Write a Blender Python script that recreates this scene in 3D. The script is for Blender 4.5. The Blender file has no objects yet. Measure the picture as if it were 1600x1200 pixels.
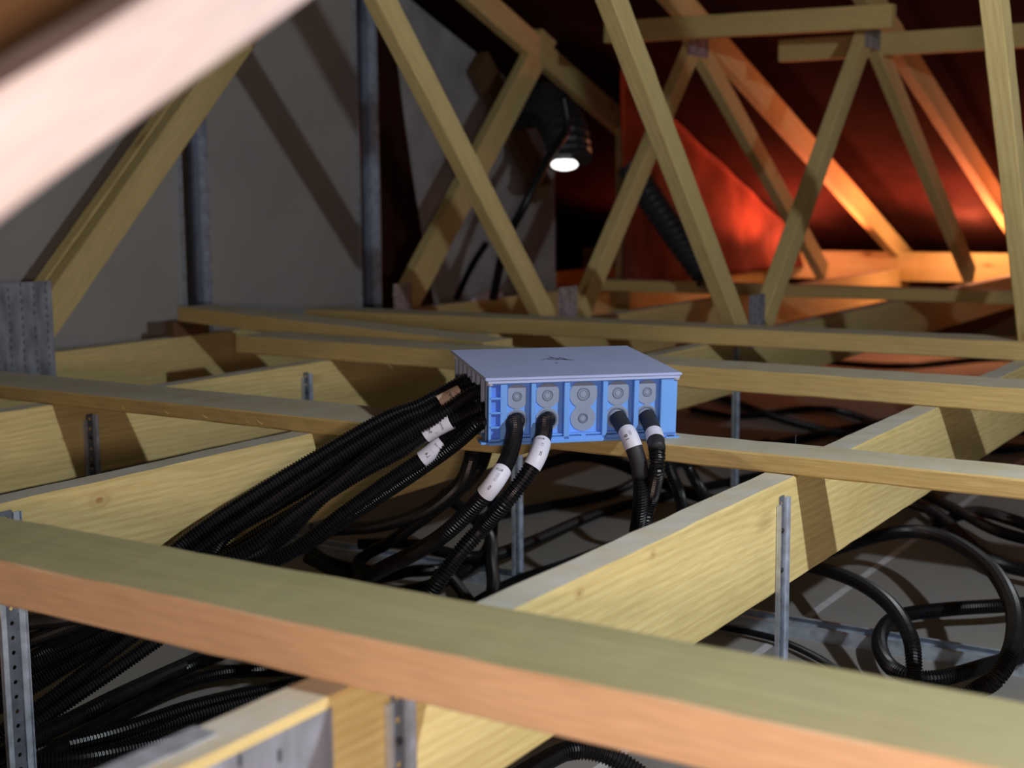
import bpy, bmesh, math, random
from mathutils import Vector as V, Matrix
random.seed(7)
C = bpy.context.scene.collection
# ---------------------------------------------------------------- camera, world, lights, exposure
# x runs across the trusses, y along them, z up; joist tops at ZT, the plasterboard below at FZ
ZT, FZ = .374, -.10
FPX, YAW, PITCH, ROLL = 2142., .5689, .1352, -.0087
CAM = V((0, 0, .814))
fw = V((-math.sin(YAW)*math.cos(PITCH), math.cos(YAW)*math.cos(PITCH), -math.sin(PITCH)))
rt = V((math.cos(YAW), math.sin(YAW), 0)); up = rt.cross(fw)
r2 = rt*math.cos(ROLL) + up*math.sin(ROLL); u2 = -rt*math.sin(ROLL) + up*math.cos(ROLL)
cd = bpy.data.cameras.new('camera'); co = bpy.data.objects.new('camera', cd); C.objects.link(co)
M = Matrix((r2, u2, -fw)).transposed().to_4x4(); M.translation = CAM; co.matrix_world = M
cd.sensor_width = 36; cd.lens = FPX/1600*36; cd.clip_start = .02; cd.clip_end = 60
cd.dof.use_dof = True; cd.dof.focus_distance = 2.25; cd.dof.aperture_fstop = 4.0
bpy.context.scene.camera = co
sc = bpy.context.scene
sc.view_settings.view_transform = 'Standard'; sc.view_settings.look = 'None'
sc.view_settings.gamma = 1; sc.view_settings.exposure = .14; sc.view_settings.use_curve_mapping = False
sc.cycles.use_denoising = True
sc.cycles.max_bounces = 6
w = bpy.data.worlds.new('world'); sc.world = w; w.use_nodes = True
w.node_tree.nodes['Background'].inputs[0].default_value = (.55, .65, .9, 1)
w.node_tree.nodes['Background'].inputs[1].default_value = .02

def lamp(name, loc, power, col, radius):
    d = bpy.data.lights.new(name, 'POINT'); d.energy = power; d.color = col; d.shadow_soft_size = radius
    o = bpy.data.objects.new(name, d); C.objects.link(o); o.location = loc; return o
lamp('work_light', (.62, 1.58, 1.52), 104, (.90, .97, 1.0), .03)         # hangs above the joists to the right
lamp('torch_light', (.15, -.12, .70), 56, (1, .74, .62), .08)          # warm light just behind the camera
def eaves(loc, power, col=(1, .22, .10)):                               # glow of the lit eaves, thrown up on the rafters
    d = bpy.data.lights.new('eaves_light', 'SPOT'); d.energy = power; d.color = col; d.shadow_soft_size = .05
    d.spot_size = math.radians(146); d.spot_blend = .4
    o = bpy.data.objects.new('eaves_light', d); C.objects.link(o)
    z = -V((0, -.05, 1)).normalized(); y = V((0, 1, .05)).normalized(); x = y.cross(z)
    m = Matrix((x, y, z)).transposed().to_4x4(); m.translation = V(loc); o.matrix_world = m
eaves((-1.10, 7.3, .44), 36); eaves((-1.90, 7.35, .44), 50); eaves((-2.75, 7.3, .44), 45); eaves((-3.7, 7.5, .44), 9)
lamp('eaves_light', (-1.95, 7.74, .58), 12, (1, .42, .2), .04); lamp('eaves_light', (-2.9, 7.72, .56), 6, (1, .30, .16), .04)

def ray(x, y): return fw + r2*((x-800)/FPX) - u2*((y-600)/FPX)
def onz(x, y, z): v = ray(x, y); return CAM + v*((z-CAM.z)/v.z)
def onp(x, y, p): v = ray(x, y); return CAM + v*(p/v.x)
def ons(x, y, s): v = ray(x, y); return CAM + v*(s/v.y)

# ---------------------------------------------------------------- materials
def newmat(name):
    m = bpy.data.materials.new(name); m.use_nodes = True
    nt = m.node_tree; b = nt.nodes['Principled BSDF']; return m, nt, b
def N(nt, t, **k):
    n = nt.nodes.new(t)
    for a, v in k.items(): setattr(n, a, v)
    return n
def ramp(nt, src, stops):
    r = N(nt, 'ShaderNodeValToRGB'); e = r.color_ramp.elements
    while len(e) < len(stops): e.new(.5)
    for q, (p, c) in zip(e, stops): q.position = p; q.color = (*c, 1)
    nt.links.new(src, r.inputs[0]); return r.outputs[0]
def mix(nt, mode, fac, a, b):
    m = N(nt, 'ShaderNodeMix', data_type='RGBA', blend_type=mode)
    for i, v in ((0, fac), (6, a), (7, b)):
        if isinstance(v, (int, float)): m.inputs[i].default_value = v
        elif isinstance(v, tuple): m.inputs[i].default_value = (*v, 1)
        else: nt.links.new(v, m.inputs[i])
    return m.outputs[2]
def wood(name, c1, c2, knot=(.25, .12, .03), rough=.75, ring=.28, greying=0, grey_col=(.42, .42, .36), knots=()):
    m, nt, b = newmat(name); L = nt.links.new
    tc = N(nt, 'ShaderNodeTexCoord'); oi = N(nt, 'ShaderNodeObjectInfo')
    mp = N(nt, 'ShaderNodeMapping'); mp.inputs['Scale'].default_value = (1.2, 14, 14)
    off = N(nt, 'ShaderNodeVectorMath', operation='SCALE'); off.inputs[0].default_value = (7.3, .31, .17)
    L(oi.outputs['Random'], off.inputs['Scale'])
    add = N(nt, 'ShaderNodeVectorMath', operation='ADD'); L(tc.outputs['Object'], add.inputs[0]); L(off.outputs[0], add.inputs[1])
    L(add.outputs[0], mp.inputs[0])
    # knots: round spots that also bend the grain
    kv = N(nt, 'ShaderNodeMapping'); kv.inputs['Scale'].default_value = (2.6, 7.0, 7.0); L(add.outputs[0], kv.inputs[0])
    vo = N(nt, 'ShaderNodeTexVoronoi', feature='F1'); vo.inputs['Scale'].default_value = 1.0; L(kv.outputs[0], vo.inputs['Vector'])
    kn = ramp(nt, vo.outputs['Distance'], [(.06, (1, 1, 1)), (.17, (.35, .35, .35)), (.34, (0, 0, 0))])
    n1 = N(nt, 'ShaderNodeTexNoise'); n1.inputs['Scale'].default_value = 1.0; n1.inputs['Detail'].default_value = 3; L(mp.outputs[0], n1.inputs['Vector'])
    wm = N(nt, 'ShaderNodeMapping'); wm.inputs['Scale'].default_value = (2.4, 60, 88); L(add.outputs[0], wm.inputs[0])
    kmask = None
    for kp, kr in knots:                                                # real knots at fixed places of this one board
        d0 = N(nt, 'ShaderNodeVectorMath', operation='SUBTRACT'); L(tc.outputs['Object'], d0.inputs[0]); d0.inputs[1].default_value = kp
        d1 = N(nt, 'ShaderNodeVectorMath', operation='MULTIPLY'); L(d0.outputs[0], d1.inputs[0]); d1.inputs[1].default_value = (.62/kr, .35/kr, 1/kr)
        d2 = N(nt, 'ShaderNodeVectorMath', operation='LENGTH'); L(d1.outputs[0], d2.inputs[0])
        f = ramp(nt, d2.outputs['Value'], [(.0, (1, 1, 1)), (.22, (.75, .75, .75)), (.30, (.25, .25, .25)), (.62, (.35, .35, .35)), (.72, (.12, .12, .12)), (1, (0, 0, 0))])
        kmask = f if kmask is None else mix(nt, 'LIGHTEN', 1.0, kmask, f)
    warp = N(nt, 'ShaderNodeVectorMath', operation='SCALE'); L(kn, warp.inputs[0]); warp.inputs['Scale'].default_value = .45
    wa = N(nt, 'ShaderNodeVectorMath', operation='ADD'); L(wm.outputs[0], wa.inputs[0]); L(warp.outputs[0], wa.inputs[1])
    wv = N(nt, 'ShaderNodeTexWave', wave_type='BANDS', bands_direction='DIAGONAL'); wv.inputs['Scale'].default_value = .55
    wv.inputs['Distortion'].default_value = 4.5; wv.inputs['Detail'].default_value = 2; wv.inputs['Detail Scale'].default_value = .7
    L(wa.outputs[0], wv.inputs['Vector'])
    base = ramp(nt, n1.outputs[0], [(.3, c1), (.7, c2)])
    rings = ramp(nt, wv.outputs[0], [(.2, (1, 1, 1)), (.85, (.86, .76, .60))])
    col = mix(nt, 'MULTIPLY', ring*1.5, base, rings)
    kc = ramp(nt, vo.outputs['Distance'], [(.03, (1, 1, 1)), (.09, (.3, .3, .3)), (.15, (0, 0, 0))])
    col = mix(nt, 'MIX', kc, col, knot)
    if kmask: col = mix(nt, 'MIX', kmask, col, (.40, .22, .08))
    fine = N(nt, 'ShaderNodeTexNoise'); fine.inputs['Scale'].default_value = 1; fine.inputs['Detail'].default_value = 4
    fm = N(nt, 'ShaderNodeMapping'); fm.inputs['Scale'].default_value = (18, 260, 260); L(add.outputs[0], fm.inputs[0]); L(fm.outputs[0], fine.inputs['Vector'])
    fr = ramp(nt, fine.outputs[0], [(.3, (.82, .82, .82)), (.7, (1.08, 1.08, 1.08))])
    col = mix(nt, 'MULTIPLY', .7, col, fr)
    if greying:  # uneven blend towards a greyer colour
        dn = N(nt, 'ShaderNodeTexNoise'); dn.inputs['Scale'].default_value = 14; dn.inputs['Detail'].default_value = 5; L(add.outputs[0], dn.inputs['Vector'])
        df = ramp(nt, dn.outputs[0], [(.32, (greying*.65,)*3), (.68, (min(1, greying*1.25),)*3)])
        col = mix(nt, 'MIX', df, col, grey_col)
    hs = N(nt, 'ShaderNodeHueSaturation')
    mr = N(nt, 'ShaderNodeMapRange'); mr.inputs[3].default_value = .90; mr.inputs[4].default_value = 1.08
    L(oi.outputs['Random'], mr.inputs[0]); L(mr.outputs[0], hs.inputs['Value']); L(col, hs.inputs['Color'])
    L(hs.outputs[0], b.inputs['Base Color']); b.inputs['Roughness'].default_value = rough
    b.inputs['Specular IOR Level'].default_value = .25
    bp = N(nt, 'ShaderNodeBump'); bp.inputs['Strength'].default_value = .35; bp.inputs['Distance'].default_value = .0015
    L(fine.outputs[0], bp.inputs['Height']); L(bp.outputs[0], b.inputs['Normal'])
    return m
def plain(name, col, rough=.5, metal=0, var=.12, scale=30, bump=0, spec=.5, stretch=(1, 1, 1)):
    m, nt, b = newmat(name); L = nt.links.new
    tc = N(nt, 'ShaderNodeTexCoord'); mp = N(nt, 'ShaderNodeMapping'); mp.inputs['Scale'].default_value = stretch; L(tc.outputs['Object'], mp.inputs[0])
    n = N(nt, 'ShaderNodeTexNoise'); n.inputs['Scale'].default_value = scale; n.inputs['Detail'].default_value = 4; L(mp.outputs[0], n.inputs['Vector'])
    c = ramp(nt, n.outputs[0], [(.3, tuple(x*(1-var) for x in col)), (.7, tuple(min(1, x*(1+var)) for x in col))])
    L(c, b.inputs['Base Color']); b.inputs['Roughness'].default_value = rough; b.inputs['Metallic'].default_value = metal
    b.inputs['Specular IOR Level'].default_value = spec
    if bump:
        bp = N(nt, 'ShaderNodeBump'); bp.inputs['Strength'].default_value = bump; bp.inputs['Distance'].default_value = .002
        L(n.outputs[0], bp.inputs['Height']); L(bp.outputs[0], b.inputs['Normal'])
    return m
PINE = wood('pine', (.62, .50, .22), (.74, .61, .29))
PINE_B = wood('pine_large_knot', (.62, .50, .22), (.74, .61, .29), knots=[((5.041, -.0265, -.030), .020)])
PINE_A = wood('pine_small_knots', (.62, .50, .22), (.74, .61, .29), knots=[((5.135, -.0265, -.014), .009), ((4.946, -.0265, -.018), .010)])
PINE_TOP = wood('pine_sawn_top', (.52, .40, .19), (.58, .47, .25), greying=.8, grey_col=(.58, .58, .53))  # greyer, mottled tone for the joist top faces
BATT = wood('batten_pine', (.55, .41, .165), (.63, .48, .21), ring=.2)
BATT_TOP = wood('batten_sawn_top', (.50, .41, .21), (.62, .54, .34), greying=.55, grey_col=(.58, .57, .50))  # greyer, mottled tone for the batten top faces
GREEN = wood('plank_top_cool_light', (.36, .33, .15), (.44, .40, .20), greying=.15, ring=.12)  # foreground plank top: green cast of the cool light put into the colour
PINK = wood('plank_side_warm_light', (.74, .50, .30), (.82, .58, .37), ring=.10)  # foreground plank sides: pink of the warm light put into the colour
PALE = wood('brace_bleached_by_light', (.45, .39, .385), (.52, .455, .45), ring=.08)  # near brace: bleaching by the close light put into the wood colour
BROWN = wood('brown_board', (.15, .085, .038), (.19, .105, .05))
BLACK = plain('black_conduit', (.006, .0065, .009), rough=.34, var=.25, scale=60, spec=.32)
SLEEVE = plain('black_sleeve', (.018, .02, .024), rough=.6, var=.2, scale=80)
BLUE = plain('blue_plastic', (.17, .41, 1.0), rough=.42, var=.03, scale=20)
BLUED = plain('blue_recess_shaded', (.10, .26, .80), rough=.5, var=.03)  # darker copy of the blue plastic, recess shade painted in
GREYR = plain('grey_membrane', (.27, .34, .48), rough=.5, var=.05)
RINGM = plain('groove_shade_ring', (.14, .18, .27), rough=.5, var=.05)  # darker grey paints the shading of the ring grooves
LID = plain('lid_plastic', (.44, .53, .86), rough=.38, var=.03, scale=12)
PAPER = plain('white_paper', (.72, .74, .90), rough=.5, var=.04)
TAPE = plain('tan_paper', (.55, .44, .36), rough=.6, var=.08)
INK = plain('ink', (.02, .02, .03), rough=.7)
BLEACH = plain('faded_print', (.33, .33, .42), rough=.7)
STEEL = plain('galvanised_steel', (.50, .57, .68), rough=.42, metal=.5, var=.25, scale=45)
STEELW = plain('galvanised_web_shaded', (.16, .18, .22), rough=.3, metal=1, var=.15)  # darker steel: shadow inside the open stud put into its colour
STEELC = plain('galvanised_channel_shaded', (.20, .23, .29), rough=.4, metal=.6, var=.25, scale=45)  # darker steel: shade between the hanger flanges put into the colour
STEELD = plain('steel_slot', (.05, .06, .08), rough=.6, metal=.4)
PLATE = plain('nail_plate_steel', (.34, .37, .45), rough=.5, metal=.45, var=.45, scale=30, stretch=(1, 1, .3))
BOARD = plain('plasterboard', (.27, .255, .245), rough=.9, var=.06, scale=5)
WALLM = plain('grey_board', (.33, .33, .335), rough=.9, var=.06, scale=2.5)
SEAM = plain('joint_tape', (.55, .55, .60), rough=.8)
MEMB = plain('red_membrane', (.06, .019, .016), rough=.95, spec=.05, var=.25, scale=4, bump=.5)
CHIM = plain('grey_render', (.40, .395, .41), rough=.95, var=.2, scale=6, bump=.5)
DUCT = plain('black_foil', (.03, .035, .045), rough=.35, metal=.3)
SCREW = plain('screw_steel', (.05, .05, .06), rough=.35, metal=.8)

# ---------------------------------------------------------------- helpers
def tag(o, label=None, cat=None, group=None, kind=None):
    if label: o['label'] = label
    if cat: o['category'] = cat
    if group: o['group'] = group
    if kind: o['kind'] = kind
    return o
def obj(name, bm, mats, parent=None, mw=None, smooth=False):
    me = bpy.data.meshes.new(name); bmesh.ops.recalc_face_normals(bm, faces=bm.faces[:]); bm.to_mesh(me); bm.free()
    for m in (mats if isinstance(mats, (list, tuple)) else [mats]): me.materials.append(m)
    if smooth: me.polygons.foreach_set('use_smooth', [True]*len(me.polygons))
    o = bpy.data.objects.new(name, me); C.objects.link(o)
    mw = mw or Matrix.Identity(4)
    if parent:
        o.parent = parent; o.matrix_local = WM[parent].inverted() @ mw
    else: o.matrix_world = mw
    WM[o] = mw
    return o
WM = {}
def thing(name, loc, label, cat, group=None, mw=None):
    o = bpy.data.objects.new(name, None); C.objects.link(o); o.empty_display_size = .05
    m = mw or Matrix.Translation(V(loc)); o.matrix_world = m; WM[o] = m
    return tag(o, label, cat, group)
def box(bm, lo, hi, mi=0, bev=0):
    r = bmesh.ops.create_cube(bm, size=1)
    for v in r['verts']:
        v.co = V([(lo[i]+hi[i])/2 + v.co[i]*(hi[i]-lo[i]) for i in range(3)])
    fs = list({f for v in r['verts'] for f in v.link_faces})
    for f in fs: f.material_index = mi
    if bev:
        es = list({e for f in fs for e in f.edges})
        bmesh.ops.bevel(bm, geom=es, offset=bev, segments=1, affect='EDGES', material=-1)
def frame(A, B, hint=V((0, 0, 1))):
    x = (B-A).normalized(); y = hint.cross(x).normalized(); z = x.cross(y)
    m = Matrix((x, y, z)).transposed().to_4x4(); m.translation = A; return m
def beam(name, A, B, wy, hz, mats, parent=None, hint=V((0, 0, 1)), top=True, seed=None):
    """sawn board from A to B (centre line of its TOP face when top), local x along the grain"""
    A = V(A); B = V(B); m = frame(A, B, hint); L = (B-A).length
    bm = bmesh.new(); n = max(2, int(L/.05))
    rnd = random.Random(seed if seed is not None else name+str(round(A.x, 2))+str(round(A.y, 2)))
    z1, z0 = (0, -hz) if top else (hz/2, -hz/2); b = .0025
    prof = [(-wy/2+b, z0), (wy/2-b, z0), (wy/2, z0+b), (wy/2, z1-b), (wy/2-b, z1), (-wy/2+b, z1), (-wy/2, z1-b), (-wy/2, z0+b)]
    rows = []
    for i in range(n+1):
        t = i/n; row = []
        for j, (y, z) in enumerate(prof):
            jit = .0007
            row.append(bm.verts.new((L*t, y+rnd.uniform(-jit, jit), z+rnd.uniform(-jit, jit))))
        rows.append(row)
    for a, c in zip(rows, rows[1:]):
        for j in range(8):
            k = (j+1) % 8; f = bm.faces.new((a[j], a[k], c[k], c[j]))
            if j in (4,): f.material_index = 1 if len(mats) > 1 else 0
    bm.faces.new(rows[0]); bm.faces.new(rows[-1])
    return obj(name, bm, mats, parent, m)
def splinters(bm_parent, name): pass
def spline(pts, step=.004):
    P = [V(p) for p in pts]; P = [P[0]*2-P[1]] + P + [P[-1]*2-P[-2]]
    out = []
    for i in range(1, len(P)-2):
        p0, p1, p2, p3 = P[i-1:i+3]; n = max(2, int((p2-p1).length/step*1.0)+1)
        for k in range(n):
            t = k/n
            out.append(.5*((2*p1)+(p2-p0)*t+(2*p0-5*p1+4*p2-p3)*t*t+(3*p1-p0-3*p2+p3)*t**3))
    out.append(P[-2]); return out
def resample(Q, step):
    out = [Q[0]]; acc = 0
    for a, b in zip(Q, Q[1:]):
        d = (b-a).length
        if d < 1e-9: continue
        t = step-acc
        while t <= d:
            out.append(a.lerp(b, t/d)); t += step
        acc = d-(t-step)
    return out
def frames(Q):
    T = [(Q[min(i+1, len(Q)-1)]-Q[max(i-1, 0)]).normalized() for i in range(len(Q))]
    n = T[0].orthogonal().normalized(); out = []
    for t in T:
        n = (n-t*n.dot(t)).normalized(); out.append((n, t.cross(n)))
    return T, out
def sweep(bm, Q, radf, seg=14, cap=True, mi=0):
    T, F = frames(Q); rows = []
    for i, q in enumerate(Q):
        r = radf(i); n, b = F[i]
        rows.append([bm.verts.new(q+n*(r*math.cos(2*math.pi*k/seg))+b*(r*math.sin(2*math.pi*k/seg))) for k in range(seg)])
    for a, c in zip(rows, rows[1:]):
        for k in range(seg):
            f = bm.faces.new((a[k], a[(k+1) % seg], c[(k+1) % seg], c[k])); f.material_index = mi
    if cap:
        for r in (rows[0], rows[-1]): bm.faces.new(r).material_index = mi
    return rows
def local(Q):
    o = Q[0].copy(); return o, [q-o for q in Q]
def corrugated(name, pts, r=.0128, label=None, group=None, seg=14, pitch=.0056, cat='conduit', smooth_to=0, parent=None):
    """flexible ribbed conduit; the first smooth_to metres sit in a plain sleeve"""
    Q = resample(spline(pts), pitch/4); o, Q = local(Q); bm = bmesh.new()
    pat = (0, 0, -.0024, -.0024); k0 = int(smooth_to/(pitch/4))
    sweep(bm, Q[k0:], lambda i: r+pat[i % 4], seg)
    ob = obj(name, bm, BLACK, parent, Matrix.Translation(o))
    if label: tag(ob, label, cat, group)
    if k0 > 4:
        bm = bmesh.new(); sweep(bm, Q[:k0+1:4], lambda i: r+.0008, 20)
        obj('sleeve', bm, SLEEVE, ob, Matrix.Translation(o), smooth=True)
    return ob
def textmesh(txt, size):
    cu = bpy.data.curves.new('lettering', 'FONT'); cu.body = txt; cu.size = size; cu.align_x = 'CENTER'; cu.align_y = 'CENTER'
    cu.resolution_u = 2
    t = bpy.data.objects.new('lettering', cu); C.objects.link(t)
    dg = bpy.context.evaluated_depsgraph_get(); me = bpy.data.meshes.new_from_object(t.evaluated_get(dg))
    bpy.data.objects.remove(t); bpy.data.curves.remove(cu); return me
def cable_label(cable, pts, t0, length, r, mat, texts, face=None, step=.002, tail=0):
    """paper sleeve round a conduit from arc length t0, with lettering wrapped on the side facing `face`"""
    Q = resample(spline(pts), step); i0 = int(t0/step); i1 = i0+int(length/step); Q = Q[i0:i1+1]
    T, F = frames(Q); bm = bmesh.new(); R = r+.0009
    sweep(bm, Q, lambda i: R, 24, cap=False)
    if tail:                                             # glued end standing off the conduit
        pass
    mwp = WM[cable]; o = Q[0]
    for v in bm.verts: v.co -= o
    lab = obj('paper_label', bm, mat, cable, Matrix.Translation(o), smooth=True)
    mid = len(Q)//2; tc = (CAM-Q[mid]).normalized() if face is None else face
    for (txt, size, along, around, rot, m) in texts:
        me = textmesh(txt, size); bm = bmesh.new(); bm.from_mesh(me); bpy.data.meshes.remove(me)
        bmesh.ops.subdivide_edges(bm, edges=[e for e in bm.edges if e.calc_length() > size*.25], cuts=2)
        cr, sr = math.cos(rot), math.sin(rot)
        for v in bm.verts:
            u = v.co.x*cr-v.co.y*sr + along; a = v.co.x*sr+v.co.y*cr
            k = max(0, min(len(Q)-1, int(round((u/length+.5)*(len(Q)-1))))); fr = (u/length+.5)*(len(Q)-1)-k
            t = T[k]; side = (tc-t*tc.dot(t)).normalized(); w_ = t.cross(side)
            ang = a/R + around
            v.co = Q[k]+t*(fr*step)+(side*math.cos(ang)+w_*math.sin(ang))*(R+.0004)-o
        obj('lettering', bm, m, lab, Matrix.Translation(o))
    return lab
def perf_strip(bm, w_, L, t, n, rh, y0=0, slot=False):
    """flat strip (x across, z along, y thickness) pierced by n round holes"""
    S = 16; cell = L/n
    for k in range(n):
        cz = -(k+.5)*cell; hole = []; rim = []
        ex = lambda a: (max(-1, min(1, math.cos(a)*1.5)), max(-1, min(1, math.sin(a)*1.5)))
        loops = {}
        for yy in (y0, y0+t):
            h = [bm.verts.new((rh*math.cos(2*math.pi*(i+.5)/S), yy, cz+rh*math.sin(2*math.pi*(i+.5)/S)*(1.0))) for i in range(S)]
            q = [bm.verts.new((ex(2*math.pi*(i+.5)/S)[0]*w_/2, yy, cz+ex(2*math.pi*(i+.5)/S)[1]*cell/2)) for i in range(S)]
            for i in range(S):
                j = (i+1) % S; bm.faces.new((h[i], h[j], q[j], q[i]))
            loops[yy] = (h, q)
        for which in (0, 1):
            a, b = loops[y0][which], loops[y0+t][which]
            for i in range(S):
                j = (i+1) % S; bm.faces.new((a[i], a[j], b[j], b[i]))

# ---------------------------------------------------------------- setting
bm = bmesh.new(); box(bm, (-7.7, -4.2, FZ-.02), (3.08, 9.0, FZ)); tag(obj('floor', bm, BOARD), kind='structure')
bm = bmesh.new(); box(bm, (-1.03, -3.5, FZ), (-1.012, 8.0, FZ+.0012)); tag(obj('trim_1', bm, SEAM), kind='structure')
RS, RZ, RK = 5.75, 1.42, .365                                # rafter top line: z = RZ + RK*(RS-y)
def roofz(y): return RZ+RK*(RS-y) if y > 2.2 else RZ+RK*(RS-2.2)-RK*(2.2-y)
bm = bmesh.new()                                             # membrane sagging a little between the rafters
XS = [-7.6+.106*i for i in range(101)]; YS = [-4.2, -2, 0, 2.2, 3, 4, 4.6, 5.2, 5.8, 6.4, 7, 7.6, 8.2, 8.6, 9.0]
TP = [1.2, .2, -.797, -1.727, -2.472, -3.327, -4.17, -4.97, -5.8, -6.6, -7.4]
def sag(x):
    for a, b in zip(TP, TP[1:]):
        if b <= x <= a: return .035*math.sin(math.pi*(x-b)/(a-b))
    return 0
g = [[bm.verts.new((x, y, roofz(y)+.045-sag(x))) for y in YS] for x in XS]
for a, b in zip(g, g[1:]):
    for k in range(len(YS)-1): bm.faces.new((a[k], a[k+1], b[k+1], b[k]))
g2 = bmesh.ops.solidify(bm, geom=bm.faces[:], thickness=-.004)
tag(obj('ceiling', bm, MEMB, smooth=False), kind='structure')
def gable(name, x, mat):
    bm = bmesh.new()
    for xx in (x, x+.08):
        bm.verts.new((xx, -4.2, FZ)); bm.verts.new((xx, 9.0, FZ)); bm.verts.new((xx, 9.0, roofz(9.0))); bm.verts.new((xx, 2.2, roofz(2.2))); bm.verts.new((xx, -4.2, roofz(-4.2)))
    bm.verts.ensure_lookup_table(); v = bm.verts
    bm.faces.new(v[0:5]); bm.faces.new(v[5:10])
    for i in range(5): bm.faces.new((v[i], v[(i+1) % 5], v[5+(i+1) % 5], v[5+i]))
    tag(obj(name, bm, mat), kind='structure')
gable('wall_far_gable', -7.7, CHIM); gable('wall_near_gable', 3, CHIM)
for nm, y in (('wall_far_eaves', 8.96), ('wall_near_eaves', -4.19)):
    bm = bmesh.new(); box(bm, (-7.7, y, FZ), (3.08, y+.03, roofz(y)+.03)); tag(obj(nm, bm, BROWN), kind='structure')
# partition of grey board just behind the fourth truss, ends at the second stud
bm = bmesh.new()
ys = [-3.5, 2.2, 4.40]
a = [bm.verts.new((-3.55, y, z)) for y, z in ((-3.5, FZ), (4.54, FZ), (4.54, roofz(4.54)-.15), (2.2, roofz(2.2)-.15), (-3.5, roofz(-3.5)-.15))]
b = [bm.verts.new((-3.575, q.co.y, q.co.z)) for q in a]
bm.faces.new(a); bm.faces.new(b)
for i in range(5): bm.faces.new((a[i], a[(i+1) % 5], b[(i+1) % 5], b[i]))
tag(obj('wall_left', bm, WALLM), kind='structure')
# chimney
bm = bmesh.new()
a = [bm.verts.new((-3.70, y, z)) for y, z in ((4.72, FZ), (6.22, FZ), (6.22, roofz(6.22)-.02), (4.72, roofz(4.72)-.02))]
b = [bm.verts.new((-4.12, q.co.y, q.co.z)) for q in a]
bm.faces.new(a); bm.faces.new(b)
for i in range(4): bm.faces.new((a[i], a[(i+1) % 4], b[(i+1) % 4], b[i]))

tag(obj('chimney_breast', bm, CHIM), 'rendered grey masonry breast rising behind the trusses beyond the board partition', 'masonry')

def stud(x0, y, w_, label):
    """open C stud on the room side of the partition"""
    t = thing('metal_stud', (x0, y, FZ), label, 'stud', 'partition studs'); zt = roofz(y)-.17
    bm = bmesh.new(); box(bm, (x0, y-w_/2, FZ), (x0+.0012, y+w_/2, zt)); obj('web', bm, STEELW, t)
    for s, dp in ((-1, .012), (1, .048)):
        bm = bmesh.new(); yy = y+s*w_/2
        box(bm, (x0, yy-.0006, FZ), (x0+dp, yy+.0006, zt)); box(bm, (x0+dp-.0012, min(yy, yy-s*.007), FZ), (x0+dp, max(yy, yy-s*.007), zt))
        obj('flange', bm, STEEL, t)
stud(-3.548, 3.47, .10, 'galvanised steel stud on the grey board wall, nearer the left web')
stud(-3.548, 4.44, .09, 'galvanised steel stud at the far end of the grey board wall')

# ---------------------------------------------------------------- trusses
def nail_plate(parent, x, y0, y1, z0, z1, n=(5, 9)):
    bm = bmesh.new(); box(bm, (x, y0, z0), (x+.0014, y1, z1))
    ny, nz = n; r = random.Random(int(y0*100))
    for i in range(ny):
        for j in range(nz):
            yy = y0+(i+.5)*(y1-y0)/ny+r.uniform(-.001, .001); zz = z0+(j+.5)*(z1-z0)/nz+(.25 if i % 2 else -.25)*(z1-z0)/nz
            if r.random() < .12: continue
            box(bm, (x+.0010, yy-.0017, zz-.0055), (x+.0022, yy+.0017, zz+.0055), 1)
    return obj('nail_plate', bm, [PLATE, STEELD], parent)
def truss(x, label, webs, plates, chord=(-3.6, 8.3), rafter=True, face=None):
    face = face or PINE
    """x = right-hand face of the truss; every member is 53 mm thick"""
    th = .053; cx = x-th/2
    t = thing('roof_truss', (cx, 0, FZ), label, 'roof truss', 'roof trusses')
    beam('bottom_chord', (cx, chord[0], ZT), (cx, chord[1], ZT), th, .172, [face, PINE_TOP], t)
    for (y0, z0, y1, z1, w_) in webs:
        beam('web', (cx, y0, z0), (cx, y1, z1), th-.004, w_, [PINE, PINE], t, hint=V((0, 0, 1)), top=False)
    if rafter:
        for ya, yb in ((2.21, 8.35), (2.19, -3.9)):
            beam('top_chord', (cx, ya, roofz(ya)), (cx, yb, roofz(yb)), th-.002, .115, [PINE, PINE], t)
    for pl in plates: nail_plate(t, *pl)
    return t
FT = .39
def W(y_c, z_c, y1, z1, w_=.075): return (y_c, z_c, y1, z1, w_)
truss(-.77, 'roof truss of the nearest joist, a steel hanger on its bright face',
      [(3.84, ZT+.03, 2.55, 2.40, .072), (5.28, 1.48, 6.9, .40, .07), (4.05, .40, 5.26, 1.48, .07)], [(-.77, .62, .90, .235, .365, (6, 5))], face=PINE_A)
bm = bmesh.new(); box(bm, (-.8225, .50, ZT), (-.795, .785, ZT+.0016)); obj('steel_strap', bm, STEEL, [o for o in WM if o.name == 'roof_truss'][0])
truss(-1.70, 'roof truss whose joist has a large knot, running left of the blue box',
      [(4.03, FT, 2.55, 2.02, .075), (4.22, FT, 5.20, 1.42, .075), (5.24, 1.44, 6.86, .42, .085)],
      [(-1.70, 4.055, 4.185, .33, .50, (4, 6)), (-1.70, 5.12, 5.3, 1.36, 1.5, (4, 4))], face=PINE_B)
truss(-2.445, 'roof truss third back, its left web rising behind the blue box',
      [(4.09, FT, 2.55, 2.07, .08), (4.32, FT, 5.30, 1.46, .075), (5.24, 1.47, 6.86, .42, .09)],
      [(-2.445, 4.13, 4.26, .33, .50, (4, 6)), (-2.445, 5.17, 5.36, 1.38, 1.52, (4, 4))])
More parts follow.
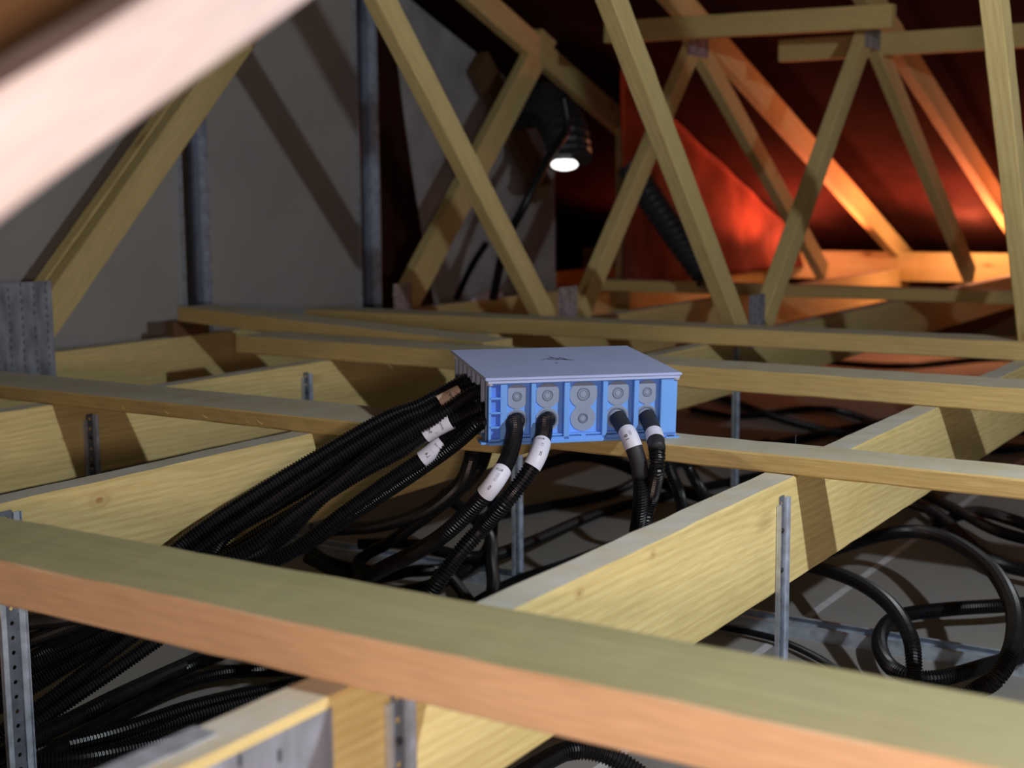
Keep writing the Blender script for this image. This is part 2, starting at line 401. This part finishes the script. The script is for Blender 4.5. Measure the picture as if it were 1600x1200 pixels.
t4 = truss(-3.30, 'roof truss against the grey wall with a big nail plate at far left',
      [(4.40, FT, 5.85, 1.90, .125), (2.60, .42, 3.75, 1.60, .10), (2.478, .40, 2.478, 1.6, .05)],
      [(-3.30, 2.40, 2.66, .30, .585, (6, 12)), (-3.30, 4.30, 4.42, .33, .48, (4, 5))])
beam('web', (-3.381, 2.44, .26), (-3.381, 3.59, 1.44), .049, .10, [PINE, PINE], t4, top=False)
tag(beam('brown_board', onp(748, 95, -3.62), onp(850, 300, -3.62), .05, .13, [BROWN, BROWN], top=False, hint=V((0, 0, 1))), 'brown board leaning against the grey masonry behind the left web', 'board')
truss(-4.17, 'roof truss half hidden in the dark past the end of the grey wall',
      [], [], rafter=False)

# ---------------------------------------------------------------- battens and planks lying across the joists
def batten(pts, w_, h, mats, label, zt=None, name='batten', cat='batten', group=None):
    A, B = pts; o = beam(name, A, B, w_, h, mats); return tag(o, label, cat, group)
batten(((-2.35, 1.000, ZT+.0505), (1.6, .995, ZT+.0505)), .142, .05, [PINK, GREEN], 'thick greenish topped plank crossing the foreground joists')
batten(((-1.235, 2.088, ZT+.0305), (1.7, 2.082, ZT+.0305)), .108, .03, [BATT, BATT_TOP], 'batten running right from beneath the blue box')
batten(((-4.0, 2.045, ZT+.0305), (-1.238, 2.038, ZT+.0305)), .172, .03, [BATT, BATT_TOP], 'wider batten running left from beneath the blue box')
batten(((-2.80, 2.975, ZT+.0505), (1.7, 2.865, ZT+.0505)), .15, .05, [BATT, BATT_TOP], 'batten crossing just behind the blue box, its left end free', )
batten(((-3.29, 3.215, ZT+.099), (-2.05, 3.135, ZT+.052)), .135, .047, [BATT, BATT_TOP], 'loose plank lying askew on the batten end near the grey wall')
bm = bmesh.new(); box(bm, (-3.345, 3.14, ZT+.0005), (-3.305, 3.30, ZT+.0515), bev=.002); tag(obj('shadow_block', bm, BROWN), 'dark block, added for the shadow there, propping the end of the askew loose plank', 'shadow_block')  # block added to stand for the black shadow under the plank end
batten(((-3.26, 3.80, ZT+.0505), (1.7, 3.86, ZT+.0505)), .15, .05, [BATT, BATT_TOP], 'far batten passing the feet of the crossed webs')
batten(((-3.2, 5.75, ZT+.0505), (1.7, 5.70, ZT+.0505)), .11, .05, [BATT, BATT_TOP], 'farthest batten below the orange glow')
tag(beam('binder', (-2.75, 5.045, 1.52), (-1.57, 5.045, 1.495), .05, .085, [BATT, BATT]), 'high horizontal binder with its right end free', 'binder', 'binders')
tag(beam('binder', (-2.12, 5.345, 1.43), (1.0, 5.345, 1.42), .05, .085, [BATT, BATT]), 'high horizontal binder starting lower and running out right', 'binder', 'binders')
tag(beam('eaves_plate', (-4.6, 8.15, ZT+.10), (1.5, 8.15, ZT+.10), .10, .17, [PINE, PINE]), 'timber plate along the eaves in the orange glow', 'plate')
# brace close to the lens and brown board behind it, top left
def ongrid(p, a, b): return onp(a[0], a[1], p), onp(b[0], b[1], p)
A, B = ongrid(-.54, (0, 212), (335, -8)); d = (B-A).normalized()
tag(beam('diagonal_brace', A-d*.55, B+d*1.3, .045, .047, [PALE, PALE], top=False), 'blurred pale brace slanting across the near top left corner', 'brace')
A, B = ongrid(-.70, (-60, 95), (200, -80)); d = (B-A).normalized()
tag(beam('brown_board', A-d*.5, B+d*1.4, .03, .115, [BROWN, BROWN], top=False), 'brown board in the top left corner above the pale brace', 'board')

# a nail and a few lifted splinters
q0 = onz(1243, 693, ZT+.0305); bm = bmesh.new(); sweep(bm, [V((0, 0, 0)), V((0, 0, .007)), V((.0004, 0, .014))], lambda i: .0011, 8)
r_ = bmesh.ops.create_cone(bm, cap_ends=True, segments=12, radius1=.0026, radius2=.0026, depth=.001)
for v in r_['verts']: v.co += V((.0004, 0, .0143))
tag(obj('nail', bm, SCREW, None, Matrix.Translation(q0)), 'small nail standing up from the right batten near the bright joist', 'nail')
bl_ = [o for o in WM if o.name.startswith('batten') and o.get('label', '').startswith('wider batten')][0]
for px, py in ((262, 647), (325, 653), (363, 665), (403, 664), (190, 640)):
    q0 = onz(px, py, ZT+.008); q0.y = 1.950; bm = bmesh.new(); a = random.uniform(-.006, .006)
    sweep(bm, [V((0, .004, 0)), V((a*.4, -.001, .003)), V((a, -.003, .007)), V((a*1.6, -.002, .010))], lambda i: .0009-.0002*i, 5)
    obj('splinter', bm, BATT, bl_, Matrix.Translation(q0))
# ---------------------------------------------------------------- drop hangers and the ceiling profile
def hanger(x, y, ztop, zbot, label, w_=.038, foot=True):
    t = thing('drop_hanger', (x, y, zbot), label, 'hanger', 'steel drop hangers')
    L = ztop-zbot; n = max(4, int(L/.022))
    mw = Matrix.Translation((x+.0005, y, ztop)) @ Matrix.Rotation(math.radians(90), 4, 'Z')
    bm = bmesh.new(); perf_strip(bm, w_*.5, L, .0012, n, .0034, -.0012)
    obj('perforated_strip', bm, STEELC, t, mw)
    for s in (-1, 1):
        bm = bmesh.new(); a, c = s*w_*.25, s*w_*.5
        box(bm, (min(a, c), -.0040, -L), (max(a, c), -.0004, -.004 if s > 0 else -.012))
        box(bm, (c-.0006, -.008, -L), (c+.0006, -.0004, -.004 if s > 0 else -.012))
        obj('side_flange', bm, STEEL, t, mw)
    for zz in (.055, .118):
        if L > zz+.05:
            bm = bmesh.new(); bmesh.ops.create_uvsphere(bm, u_segments=10, v_segments=6, radius=.0042)
            for v in bm.verts: v.co = V((v.co.x, -.0028+v.co.y*.5, -zz+v.co.z))
            obj('screw', bm, SCREW, t, mw, smooth=True)
    return t
hanger(-.77, 1.975, .353, FZ+.005, 'steel drop hanger on the bright joist face in front of the right batten')
hanger(-.77, .995, .355, FZ+.005, 'steel drop hanger below the foreground plank at the bottom edge')
hanger(-1.70, 1.265, .362, FZ+.005, 'steel drop hanger at the far left edge with a column of holes', w_=.046)
hanger(-1.70, 2.67, .345, FZ+.03, 'steel drop hanger standing behind the labelled conduits under the box')
hanger(-2.445, 2.055, .34, FZ+.005, 'steel drop hanger in shade under the left batten')
hanger(-2.445, 2.79, .352, FZ+.005, 'steel drop hanger with rounded top showing above the left batten')
hanger(-1.70, 3.95, .345, FZ+.005, 'thin steel drop hanger right of the box between two battens')
t = thing('ceiling_profile', (-1, 2.67, FZ), 'long steel ceiling channel lying on the plasterboard under the right conduit loops', 'ceiling channel')
bm = bmesh.new(); box(bm, (-3.2, 2.64, FZ+.0), (1.2, 2.70, FZ+.0012)); obj('web', bm, STEEL, t)
for s in (-1, 1):
    bm = bmesh.new(); y = 2.67+s*.03; box(bm, (-3.2, y-.0006, FZ), (1.2, y+.0006, FZ+.027)); box(bm, (-3.2, min(y, y-s*.008), FZ+.026), (1.2, max(y, y-s*.008), FZ+.027)); obj('flange', bm, STEEL, t)

K0 = .0142
# ---------------------------------------------------------------- the blue junction box
def eul(a, b, c):
    return Matrix.Rotation(a, 4, 'Z') @ Matrix.Rotation(b, 4, 'X') @ Matrix.Rotation(c, 4, 'Y')
K = K0 = .0142
BW, BL, BH = .330, .282, .109
BM = Matrix.Translation((-1.128, 1.987, .4045)) @ eul(.808, .055, .009)     # x along the front, y to the back, z up
jb = thing('junction_box', None, 'blue plastic junction box with pale lid and grey conduit entries', 'junction box', mw=BM)
hw = BW/2
def bobj(name, bm, m, parent=jb, smooth=False): return obj(name, bm, m, parent, BM, smooth)
# body: five deep bays between upright ribs
X = lambda px: (px-757)*BW/303.-hw
DP = .0125; HT = BH-.004
bm = bmesh.new()
box(bm, (-hw, .0, .004), (hw, BL, .010))
box(bm, (-hw+.014, DP, .006), (hw-.002, DP+.003, HT))                                            # back wall of the bays
box(bm, (-hw+.014, DP, .006), (-hw+.018, BL, HT)); box(bm, (hw-.006, DP, .006), (hw-.002, BL, HT))
box(bm, (-hw+.014, BL-.004, .006), (hw-.002, BL, HT))
for a, c in ((775, 786), (823.5, 831), (876, 885), (938, 946), (989, 997)):
    box(bm, (X(a), .0, .005), (X(c), DP+.001, HT), bev=.0007)
box(bm, (X(1033), .0, .004), (X(1060), DP+.001, HT), bev=.001)
box(bm, (X(757), 0, .004), (X(761), DP, HT)); box(bm, (X(757), .012, .004), (X(776), .016, HT))
for k in range(5):
    z = .004+k*(HT-.007)/4; box(bm, (X(758), 0, z), (X(777), .014, z+.003))
box(bm, (X(785), .004, .0115), (X(1034), DP, .0145)); box(bm, (X(757), -.004, 0), (X(1060), DP, .0045), bev=.0008)
box(bm, (X(785), .006, HT-.003), (X(1034), DP, HT))
for a in (843, 905, 962, 1008): box(bm, (X(a), .001, .0045), (X(a+7), .006, .0115))
bobj('body', bm, BLUE)
for lo, hi in (((-hw-.012, .004, 0), (-hw+.004, .03, .004)), ((hw-.022, -.010, 0), (hw+.004, .002, .004))):
    bm = bmesh.new(); box(bm, lo, hi, bev=.001); bobj('mounting_tab', bm, BLUE)
bm = bmesh.new(); bmesh.ops.create_cone(bm, cap_ends=True, segments=16, radius1=.006, radius2=.006, depth=.001)
for v in bm.verts: v.co = V((v.co.x*1.2+hw-.011, v.co.y*.5-.004, v.co.z+.0045))
bobj('screw_slot', bm, STEELD)
for k in range(4):
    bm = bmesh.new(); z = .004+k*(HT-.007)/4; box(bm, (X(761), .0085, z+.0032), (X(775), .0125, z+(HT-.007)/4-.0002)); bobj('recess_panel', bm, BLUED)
# grey entry membranes: a clipped disc above and below joined by a neck, each with rings darkened as groove shade
def disc(bm, cx, cz, rx, r, y0, y1, seg=40, rz=None):
    a = []; b = []; rz = rz or r
    for k in range(seg):
        an = 2*math.pi*k/seg; dx = max(-rx, min(rx, r*math.cos(an))); dz = max(-rz, min(rz, r*math.sin(an)))
        a.append(bm.verts.new((cx+dx, y0, cz+dz))); b.append(bm.verts.new((cx+dx, y1, cz+dz)))
    bmesh.ops.remove_doubles(bm, verts=a+b, dist=1e-5); a = [v for v in a if v.is_valid]; b = [v for v in b if v.is_valid]
    bm.faces.new(a); bm.faces.new(b[::-1])
    for k in range(len(a)):
        j = (k+1) % len(a); bm.faces.new((a[k], a[j], b[j], b[k]))
def ring(bm, cx, cz, r, y, t=.0009, seg=32):
    Q = [V((cx+r*math.cos(2*math.pi*k/seg), y, cz+r*math.sin(2*math.pi*k/seg))) for k in range(seg+1)]
    sweep(bm, Q, lambda i: t*1.25, 8)
ZU, ZL = .0795, .038; ENT = []; SH = .0025
for (px, rx, ru, rl, k_, neck) in ((801.5, .0158, .0208, .0195, .8, .0042), (850, .0195, .0215, .0205, .95, .005), (907.5, .0238, .0245, .0220, 1.15, .013), (963.5, .0192, .0215, .0205, 1., .005), (1011.5, .0155, .0208, .0195, .82, .0042)):
    cx = X(px)+SH; yb = DP-.0016
    bm = bmesh.new(); disc(bm, cx, ZU, rx, ru, yb, DP+.0005, rz=.0205); m_ = bobj('entry_membrane', bm, GREYR)
    bm = bmesh.new(); ring(bm, cx, ZU, .0082*k_+.0008, yb); ring(bm, cx, ZU, .0056*k_, yb, .0005); bobj('dark_ring', bm, RINGM, m_)
    bm = bmesh.new(); disc(bm, cx, ZL, rx, rl, yb+.0002, DP+.0005); box(bm, (cx-neck, yb+.0003, ZL+rl*.6), (cx+neck, DP+.0003, ZU-ru*.6)); m_ = bobj('entry_membrane', bm, GREYR)
    bm = bmesh.new()
    if px == 907.5: ring(bm, cx, ZL, .0078, yb+.0002); ring(bm, cx, ZL, .0056, yb+.0002, .0005)
    else: ring(bm, cx, ZL, K0+.0012, yb+.0002, .0016)
    bobj('dark_ring', bm, RINGM, m_)
    ENT.append(BM @ V((cx, yb, ZL)))
# left side: upright grey ribs
bm = bmesh.new(); box(bm, (-hw+.006, .02, .006), (-hw+.012, BL-.004, BH-.004))
for k in range(8):
    y = .018+k*(BL-.026)/7; box(bm, (-hw-.001, y, .004), (-hw+.012, y+.006, BH-.004), bev=.001)
bobj('side_ribs', bm, GREYR)
# lid
bm = bmesh.new(); box(bm, (-hw-.008, -.006, BH), (hw+.006, BL+.006, BH+.0055), bev=.0018); box(bm, (-hw-.002, -.004, BH-.004), (hw+.002, BL+.002, BH+.001))
lid = bobj('lid', bm, LID)
for sx in (-1, 1):
    for yy in (.002, BL-.006):
        bm = bmesh.new(); r_ = bmesh.ops.create_cone(bm, cap_ends=True, segments=20, radius1=.0055, radius2=.005, depth=.013)
        for v in bm.verts: v.co += V((sx*(hw-.002), yy, BH-.0012))
        bobj('corner_screw', bm, PAPER, lid, True)
bm = bmesh.new()                                                    # pencil scribble on the lid
def stroke(pts): 
    Q = spline([V((x, y, BH+.0058)) for x, y in pts], .003); sweep(bm, Q, lambda i: .0006, 5)
stroke([(-.036, .155), (-.015, .168), (.002, .164)]); stroke([(-.012, .185), (-.002, .158), (.022, .142)]); stroke([(.004, .176), (.012, .150)]); stroke([(-.018, .122), (-.014, .118)]); stroke([(-.022, .160), (-.004, .150)])
bobj('pencil_mark', bm, INK, lid)

# ---------------------------------------------------------------- conduits leaving the front
nrm = (BM.to_3x3() @ V((0, -1, 0))).normalized()
def zz(*a): return [onz(x, y, z) for x, y, z in a]
def PX(P): d = P-CAM; return (800+FPX*d.dot(r2)/d.dot(fw), 600-FPX*d.dot(u2)/d.dot(fw))
def near(px, A, B):
    """point on the sight line of px nearest the line A-B"""
    v = ray(*px); d = B-A; w_ = CAM-A; a, b, c = v.dot(v), v.dot(d), d.dot(d); t = (b*d.dot(w_)-c*v.dot(w_))/(a*c-b*b); return CAM+v*t
def front(i, lead, rest):
    """leaves entry i towards the open side, drooping: lead = (px, py, metres nearer than the entry)"""
    d0 = (ENT[i]-CAM).dot(fw)
    return [ENT[i]+nrm*.001] + [CAM+ray(x, y)*(d0-d) for x, y, d in lead] + zz(*rest)
K = K0
p1 = front(0, [(803, 661, .016), (804, 679, .045), (794, 716, .09)], [(771, 756, .366), (735, 797, .32), (690, 838, .27), (640, 868, .22), (592, 892, .17), (520, 935, .10), (430, 985, .03), (300, 1040, -.06), (60, 1150, -.083)])
c1 = corrugated('conduit', p1, K, 'ribbed black conduit with white label below the first front bay of the box', 'conduits from the box front')
cable_label(c1, p1, .140, .050, K, PAPER, [('RLIV', .006, -.014, .3, 1.57, INK), ('llllll', .008, -.004, .1, 0, BLEACH), ('0', .008, .010, .1, 1.57, INK)])
p2 = front(1, [(851, 661, .016), (849, 681, .045), (840, 712, .09)], [(820, 746, .368), (790, 784, .33), (752, 826, .28), (715, 868, .24), (672, 925, .18), (600, 1010, .06), (520, 1060, -.05), (300, 1120, -.08), (60, 1195, -.083)])
c2 = corrugated('conduit', p2, K, 'ribbed black conduit with long white label below the second front bay', 'conduits from the box front')
cable_label(c2, p2, .074, .056, K, PAPER, [('RLIV', .006, -.019, .2, 1.57, INK), ('ll l', .007, -.006, -.1, 0, BLEACH), ('II', .009, .009, -.2, 1.57, INK)])
p4 = front(3, [(972, 664, .016), (985, 686, .05)], [(999, 730, .368), (1001, 780, .31), (996, 825, .25), (985, 880, .15), (960, 960, .03)])
c4 = corrugated('conduit', p4, K*.95, 'sleeved black conduit with white label leaving the fourth front bay', 'conduits from the box front', smooth_to=.13)
cable_label(c4, p4, .046, .034, K, PAPER, [('81', .009, .002, .3, 0, INK), ('=', .012, -.002, -.3, 0, BLEACH)])
p5 = front(4, [(1016, 661, .016), (1023, 682, .05), (1027, 705, .08)], [(1026, 735, .365), (1018, 775, .31), (1006, 815, .26), (1000, 850, .19), (1010, 920, .05)])
c5 = corrugated('conduit', p5, K*.95, 'sleeved black conduit with white band leaving the rightmost front bay', 'conduits from the box front', smooth_to=.10)
cable_label(c5, p5, .050, .024, K, PAPER, [])

# ---------------------------------------------------------------- conduits leaving the left side in a bundle
def sidept(y, z, out=0): return BM @ V((-hw-out, y, z))
# each: start (y, z) on the side, pixels passed on the way to E1, the point where the bundle slips under the thick plank
LB = [
 ((.170, .076), [(697, 602), (655, 634), (600, 655), (500, 712), (400, 772)], (300, 838, .265), (40, 975, .09), 'topmost conduit of the left bundle, running along its upper edge'),
 ((.130, .072), [(705, 620), (665, 641), (630, 655), (570, 688), (480, 745), (390, 805)], (320, 850, .25), (40, 1005, .06), 'ribbed conduit with tan hand-written label beside the box'),
 ((.080, .075), [(720, 632), (695, 645), (650, 668), (590, 705), (530, 752), (450, 812)], (380, 862, .24), (40, 1035, .03), 'conduit crossing over the bundle just under the tan label'),
 ((.055, .052), [(715, 652), (675, 673), (625, 705), (560, 740), (470, 796)], (380, 850, .22), (40, 1060, .0), 'ribbed conduit with white label in the middle of the left bundle'),
 ((.200, .055), [(700, 634), (655, 664), (620, 690), (560, 730), (495, 785)], (430, 850, .21), (40, 1080, -.02), 'plain ribbed conduit hugging the middle of the bundle'),
 ((.080, .034), [(718, 668), (697, 685), (665, 713), (610, 750), (540, 800)], (445, 868, .20), (40, 1120, -.04), 'lowest conduit of the left bundle with white label'),
 ((.200, .040), [(695, 638), (660, 658), (600, 690), (520, 738), (430, 790)], (350, 840, .23), (30, 1050, .02), 'ribbed conduit buried in the left bundle behind the labels'),
 ((.030, .034), [(733, 676), (705, 698), (640, 744), (560, 797)], (480, 850, .18), (-40, 1190, -.083), 'lower ribbed conduit nearest the box front corner'),
]
labs = {1: (.026, .042, TAPE, [('L+PP2', .010, .000, .0, 1.57, INK), ('noon', .005, -.012, .2, 1.57, INK)]),
        3: (.060, .052, PAPER, [('96', .009, .013, .1, 1.57, INK), ('JAVNCS', .005, -.010, .1, 1.57, INK), ('1', .007, .004, -.5, 1.57, INK)]),
        5: (.080, .048, PAPER, [('L4', .009, .010, .0, 1.57, INK), ('RM LINE', .0045, -.013, -.1, 1.57, INK), ('....', .008, -.003, 0, 1.57, BLEACH)])}
for i, ((sy, sz), way, e1, e2, lbl) in enumerate(LB):
    S = sidept(sy, sz, -.003); S2 = sidept(sy, sz, .026); E1 = onz(*e1); E2 = onz(*e2); E3 = E2+(E2-E1)*.25; E3.z = max(E3.z, FZ+.017)
    pts = [S, S+(E1-S)*.012+(S2-S)*.35] + [near(q, S, E1) for q in way if (V(q)-V(PX(S))).length > 45] + [E1, V((-1.705, min(E1.y-.09, 1.44+.05*i), .168-.004*i)), E2, E3]
    c = corrugated('conduit', pts, K*.95, lbl, 'conduits from the box side')
    if i in labs:
        t0, ln, m_, tx = labs[i]; cable_label(c, pts, t0, ln, K*.95, m_, tx)

# ---------------------------------------------------------------- conduits on the plasterboard below
def floorcable(way, label, r=K, smooth=False, grp='conduits lying on the plasterboard'):
    pts = zz(*way); return corrugated('conduit', pts, r, label, grp, seg=12)
G = -.085
floorcable([(738, 690, .36), (735, 720, .32), (715, 760, .25), (660, 800, .17), (590, 822, .10), (510, 830, .04), (478, 850, 0), (520, 880, -.02), (620, 893, -.03), (720, 885, -.03), (800, 860, -.03)], 'conduit dropping under the box and looping left in the shade', .0145)
floorcable([(760, 700, .34), (745, 735, .29), (700, 780, .2), (620, 840, .06), (560, 880, 0), (600, 925, -.02), (700, 905, -.03), (760, 860, -.02), (770, 800, .05), (765, 760, .12)], 'conduit coiled tightly between the hanging front conduits', .0145)
floorcable([(690, 770, .10), (760, 830, .02), (768, 880, .0), (765, 935, -.02), (700, 990, -.05)], 'conduit falling steeply beside the hanger under the box', .0150)
floorcable([(480, 872, .0), (560, 905, -.02), (660, 890, -.03), (700, 900, -.03), (738, 945, -.04)], 'conduit curling out below the coil', .0130)
floorcable([(560, 850, .02), (640, 850, .02), (740, 870, .0), (820, 850, -.04), (940, 800, G), (1060, 770, G), (1200, 740, G)], 'conduit running right from the coil behind the hanger')
floorcable([(700, 975, G), (790, 918, G+.02), (900, 878, G+.03), (1010, 835, G+.03), (1120, 790, G+.02)], 'conduit lying along the left foot of the bright joist', .0165)
floorcable([(820, 735, .0), (900, 712, .05), (960, 722, .04), (1020, 748, .0), (1090, 775, -.05), (1180, 800, G)], 'fat conduit arching under the box toward the bright joist', .019)
floorcable([(740, 812, G), (860, 790, G), (960, 768, G), (1040, 730, G), (1200, 690, G)], 'straight conduit in the deep shade under the right batten')
floorcable([(1040, 700, .28), (1048, 735, .24), (1062, 775, .18), (1070, 830, .05), (1060, 880, -.05)], 'nearer conduit hanging right of the sleeved pair', .0135)
floorcable([(1065, 700, .22), (1078, 735, .18), (1095, 765, .12), (1120, 800, .0), (1180, 840, G)], 'farther conduit hanging right of the sleeved pair', .0135)
# right-hand loops
floorcable([(1180, 870, G), (1262, 884, -.03), (1330, 905, .02), (1385, 940, .04), (1420, 990, .03), (1428, 1040, -.01), (1425, 1075, -.05)], 'conduit curving out from under the bright joist and down', .0150)
floorcable([(1180, 900, G), (1300, 860, -.04), (1400, 832, .02), (1470, 838, .05), (1540, 880, .07), (1580, 940, .08), (1585, 1000, .06), (1560, 1055, .02), (1520, 1082, -.02), (1440, 1120, -.06)], 'large conduit arch at the right with a ribbed shoulder', .0165)
floorcable([(1760, 930, G), (1600, 944, -.05), (1480, 952, -.05), (1400, 965, -.05), (1374, 1000, -.06), (1395, 1045, -.065), (1460, 1060, -.065), (1560, 1035, -.06), (1680, 1000, -.06), (1760, 985, G)], 'conduit forming the lying open loop over the steel channel', .0155)
floorcable([(1100, 975, G), (1180, 990, G), (1230, 1005, G), (1290, 1035, G), (1340, 1075, G)], 'thin conduit curving left of the loop on the board', .0075)
floorcable([(1440, 770, G), (1500, 800, -.03), (1560, 830, -.02), (1640, 850, -.03), (1760, 870, -.05)], 'conduit at the right edge crossing behind the arch', .015)
floorcable([(1460, 820, G), (1520, 800, -.03), (1580, 812, .0), (1660, 845, -.02), (1760, 900, -.05)], 'second conduit at the right edge, under the batten', .016)
floorcable([(1380, 775, G), (1460, 800, -.06), (1540, 870, -.06), (1640, 900, -.06), (1780, 925, G)], 'conduit sagging behind the big arch', .016)
floorcable([(1100, 610, G), (1240, 660, G), (1400, 690, G), (1600, 700, G), (1800, 720, G)], 'far conduit on the board between two battens', .016)
floorcable([(1180, 700, G), (1350, 665, G), (1500, 650, G), (1700, 700, G)], 'far conduit crossing toward the right edge', .016)
floorcable([(1080, 640, G), (1160, 650, G), (1300, 640, G), (1500, 700, G), (1700, 690, G)], 'far conduit curving behind the right batten', .014)
floorcable([(1240, 560, G), (1400, 572, G), (1560, 560, G), (1700, 565, G)], 'remote conduit below the far batten', .018)
floorcable([(560, 1050, G), (430, 1075, G+.01), (300, 1105, G+.02), (160, 1150, G+.02), (-60, 1200, G+.02)], 'conduit flattening out at the lower left')
floorcable([(330, 1020, G), (200, 1080, -.02), (120, 1120, -.02), (40, 1160, -.02), (-60, 1210, -.02)], 'short visible conduit between bundle and floor runs')
floorcable([(420, 1130, G), (250, 1160, G+.01), (120, 1185, G+.02), (-60, 1200, G+.02)], 'lowest conduit in the bottom left corner')
floorcable([(480, 1045, G), (330, 1055, G+.02), (200, 1110, G+.02), (40, 1200, G+.02)], 'conduit beside the lowest one at lower left')

floorcable([(740, 1260, .02), (850, 1190, .03), (900, 1172, .03), (960, 1185, .02), (1040, 1240, -.03)], 'conduit just showing under the thick plank at the bottom edge', .0145)
# ---------------------------------------------------------------- dark clutter in the far background
def tube(name, pts, r, mat, label, cat, ribs=0):
    Q = resample(spline(pts, .02), .012); o, Q = local(Q); bm = bmesh.new()
    sweep(bm, Q, (lambda i: r+(.006 if i % 3 == 0 else 0)) if ribs else (lambda i: r), 20)
    return tag(obj(name, bm, mat, None, Matrix.Translation(o), smooth=not ribs), label, cat)
tube('air_duct', [ons(800, 170, 5.6), ons(850, 165, 5.5), ons(880, 200, 5.4), ons(890, 255, 5.35)], .10, DUCT, 'black air duct bending down in front of the grey masonry', 'duct', 1)
tube('air_duct', [ons(985, 262, 5.5), ons(1030, 330, 5.5), ons(1080, 400, 5.5), ons(1110, 436, 5.5)], .058, DUCT, 'dark flexible duct slanting behind the tall right web', 'duct', 1)
tube('hanging_cable', [ons(880, 150, 5.0), ons(885, 200, 5.0), ons(855, 250, 4.9), ons(820, 320, 4.8), ons(790, 380, 4.8), ons(770, 470, 4.8)], .018, BLACK, 'thick black cable hanging past the crossed webs', 'cable')
tube('hanging_cable', [ons(760, 380, 5.0), ons(735, 420, 5.0), ons(712, 470, 5.0)], .014, BLACK, 'short black cable low behind the green webs', 'cable')
LAMPM, nt, b = newmat('lit_diffuser'); b.inputs['Emission Color'].default_value = (1, .97, .93, 1); b.inputs['Emission Strength'].default_value = 2.2
bl = thing('light_fitting', ons(882, 257, 5.2), 'small glowing lamp deep in the attic below the duct', 'lamp')
bm = bmesh.new(); bmesh.ops.create_uvsphere(bm, u_segments=20, v_segments=12, radius=1)
for v in bm.verts: v.co = V((v.co.x*.058, v.co.y*.03, v.co.z*.026))
obj('diffuser', bm, LAMPM, bl, WM[bl] @ Matrix.Rotation(YAW, 4, 'Z'), True)
bm = bmesh.new(); box(bm, (-.035, -.02, .020), (.035, .02, .05), bev=.006); obj('housing', bm, DUCT, bl, WM[bl] @ Matrix.Rotation(YAW, 4, 'Z'))
# red membrane curtain between the third and fourth trusses
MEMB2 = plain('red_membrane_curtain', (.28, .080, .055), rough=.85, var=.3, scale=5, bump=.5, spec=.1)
bm = bmesh.new(); rows = []
for i in range(41):
    y = 5.75+i*(8.25-5.75)/40; zt = roofz(y)-.015
    rows.append([bm.verts.new((-3.06+(.016*math.sin(i*.9+j*.35)+.012*math.sin(i*.37))*(1-.7*j/12), y, .38+(zt-.38)*j/12)) for j in range(13)])
for a, c in zip(rows, rows[1:]):
    for j in range(12): bm.faces.new((a[j], a[j+1], c[j+1], c[j]))
bmesh.ops.solidify(bm, geom=bm.faces[:], thickness=.003)
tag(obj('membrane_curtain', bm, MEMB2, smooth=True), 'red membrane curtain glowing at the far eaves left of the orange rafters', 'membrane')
bm = bmesh.new(); bmesh.ops.create_icosphere(bm, subdivisions=4, radius=1); rr_ = random.Random(5)
from mathutils import noise
q0 = V((-3.327, 5.02, ZT))
for v in bm.verts:
    n_ = 1+.35*noise.noise(v.co*2.3); v.co = V((v.co.x*.026*n_, v.co.y*.11*n_, max(0, v.co.z)*.035*n_))
tag(obj('paper_wad', bm, PAPER, None, Matrix.Translation(q0), smooth=True), 'crumpled white scrap lying on the far joist below the crossed webs', 'scrap')
# post and fabric strip
tag(beam('timber_post', (ons(978, 455, 6.2).x, 6.2, FZ), (ons(978, 455, 6.2).x, 6.2, roofz(6.2)-.1), .08, .08, [PINE, PINE], hint=V((0, 1, 0)), top=False), 'upright tan post in the middle distance left of the tall right web', 'post')
bm = bmesh.new(); n = 24; rows = []
for i in range(n+1):
    t = i/n; z = 1.72-t*1.6; wd = .10+.18*t**2
    a = V((-3.60, 4.56, z)); row = []
    for j in range(9):
        u = j/8; row.append(bm.verts.new((-3.60-.03*math.sin(u*9+t*3), 4.56+wd*u*1.7, z)))
    rows.append(row)
for a, c in zip(rows, rows[1:]):
    for j in range(8): bm.faces.new((a[j], a[j+1], c[j+1], c[j]))
bmesh.ops.solidify(bm, geom=bm.faces[:], thickness=.003)
tag(obj('membrane_flap', bm, MEMB, smooth=True), 'dark red membrane strip hanging at the end of the grey wall', 'membrane')
